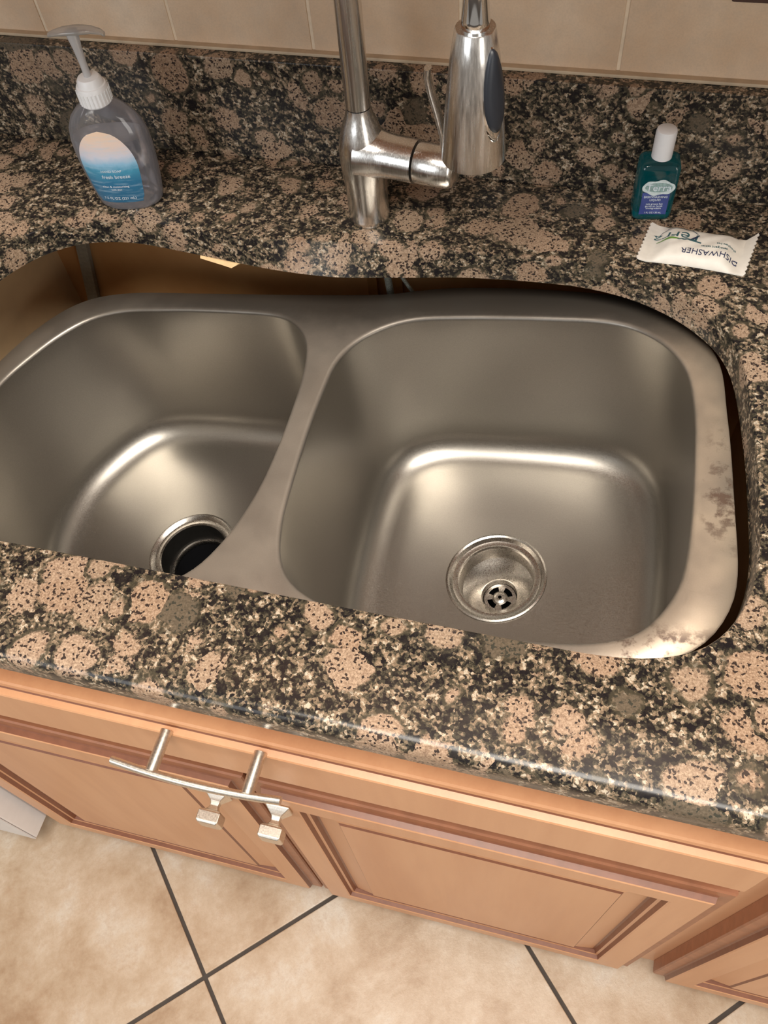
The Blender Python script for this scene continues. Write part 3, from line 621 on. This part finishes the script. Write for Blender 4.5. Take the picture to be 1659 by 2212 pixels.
# ============================================================ wrapped dishwasher tablet
pc = [Vector((.045, -.066)), Vector((.145, -.076)), Vector((.135, -.126)), Vector((.035, -.120))]
ctr = (pc[0] + pc[1] + pc[2] + pc[3]) / 4
pk = empty('wrapped_dishwasher_tablet', (ctr.x, ctr.y, .0002)); tag(pk, 'cream paper sachet holding a dishwasher tablet in front of the teal bottle', 'sachet')
NU, NV = 44, 20
def pk_pt(u, v, side):
    # u along the length 0..1, v across 0..1 (0 = back edge)
    p = pc[0].lerp(pc[1], u).lerp(pc[3].lerp(pc[2], u), v)
    waist = 1 - .10 * math.sin(math.pi * u) + 0
    m_ = pc[0].lerp(pc[1], u).lerp(pc[3].lerp(pc[2], u), .5); p = m_ + (p - m_) * waist
    e = max(0, min(1, (u - .10) / .16)) * max(0, min(1, (.91 - u) / .16)); e = e * e * (3 - 2 * e)
    f = max(0, 1 - abs(2 * v - 1) ** 3.2)
    h = .0100 * e * f ** .7
    wr = .0009 * math.sin(23 * u + 9 * v) * math.sin(11 * v + 4 * u) * e * f + .0006 * math.sin(60 * v) * (1 - e)
    z = (.0006 + h + wr + (.0010 if side else 0)) if side else max(.0002, .0002 + 0 * h)
    if u > .91: z += (u - .91) / .09 * .010 * (1 - v) ** .8
    if u < .08: z += (.08 - u) / .08 * .0025
    jag = .0008 * (1 if int(v * NV) % 2 else -1)
    if u == 0: p = p + Vector((-1, 0)) * jag
    if u == 1: p = p + Vector((1, 0)) * jag
    return Vector((p.x - ctr.x, p.y - ctr.y, z))
vs = []; fs = []
for side in (1, 0):
    for i in range(NU + 1):
        for j in range(NV + 1): vs.append(pk_pt(i / NU, j / NV, side))
K = (NU + 1) * (NV + 1); ix = lambda s, i, j: s * K + i * (NV + 1) + j
for s in (0, 1):
    for i in range(NU):
        for j in range(NV): fs.append((ix(s, i, j), ix(s, i + 1, j), ix(s, i + 1, j + 1), ix(s, i, j + 1)))
for i in range(NU):
    for j in (0, NV): fs.append((ix(0, i, j), ix(0, i + 1, j), ix(1, i + 1, j), ix(1, i, j)))
for j in range(NV):
    for i in (0, NU): fs.append((ix(0, i, j), ix(0, i, j + 1), ix(1, i, j + 1), ix(1, i, j)))
wrp = fromlist('wrapper', vs, fs, PAPER, pk, True); sharp(wrp, 50)
def on_pack(o):   # drape flat print (u 0..1, v 0..1 in x,y) onto the wrapper
    for v in o.data.vertices:
        u_, v_ = max(.001, min(.999, v.co.x)), max(.001, min(.999, v.co.y)); q = pk_pt(u_, v_, 1); v.co = Vector((q.x, q.y, q.z + .0004 + v.co.z))
    return o
def ptext(body, size, u, v, mat, sx=1.0, rot=180):
    # size in metres; the pack is .10 x .052; print stands upside down for the camera
    Mt = Matrix.Translation((u, v, 0)) @ Matrix.Diagonal((1 / .101, -1 / .052, 1, 1)) @ Matrix.Rotation(math.radians(rot), 4, 'Z')
    return on_pack(text('lettering', body, size, mat, wrp, Mt, extrude=.0001, sx=sx))
ptext('DISHWASHER', .0088, .640, .76, INKD, rot=183); ptext('detergent tablet', .0038, .66, .60, INKT, rot=183); ptext('phosphate free', .0032, .76, .48, INKT, rot=183); ptext('Terra', .0170, .300, .40, INKT, sx=1.2, rot=178)
def ptrace(pts, wd, mat, name='logo_stroke'):
    vs = []; fs = []
    for i, (u, v) in enumerate(pts):
        a_ = Vector(pts[max(0, i - 1)]); b_ = Vector(pts[min(len(pts) - 1, i + 1)]); t = Vector(((b_.x - a_.x) * .101, (b_.y - a_.y) * .052)).normalized(); nn = Vector((-t.y, t.x)) * wd / 2 * (1 - .6 * abs(2 * i / (len(pts) - 1) - 1))
        for s in (-1, 1): vs.append((u + s * nn.x / .101, v + s * nn.y / .052, 0))
    for i in range(len(pts) - 1): fs.append((2 * i, 2 * i + 1, 2 * i + 3, 2 * i + 2))
    me = bpy.data.meshes.new(name); me.from_pydata(vs, [], fs); o = link(name, me, mat, wrp)
    return on_pack(o)
ptrace([(.125 + .36 * k / 30, .30 - .20 * math.sin(math.pi * (k / 30) ** .8)) for k in range(31)], .0011, INKD)
ptrace([(.15 + .32 * k / 30, .25 - .10 * math.sin(math.pi * k / 30)) for k in range(31)], .0007, INKT)
ptrace([(.12 + .20 * k / 20, .505 - .012 * k / 20) for k in range(21)], .0030, INKG); ptrace([(.30 + .17 * k / 20, .50 + .01 * math.sin(k)) for k in range(21)], .0022, INKT)
ptrace([(.42 + .07 * k / 12, .50 - .20 * (k / 12) ** 1.5) for k in range(13)], .0028, INKD)
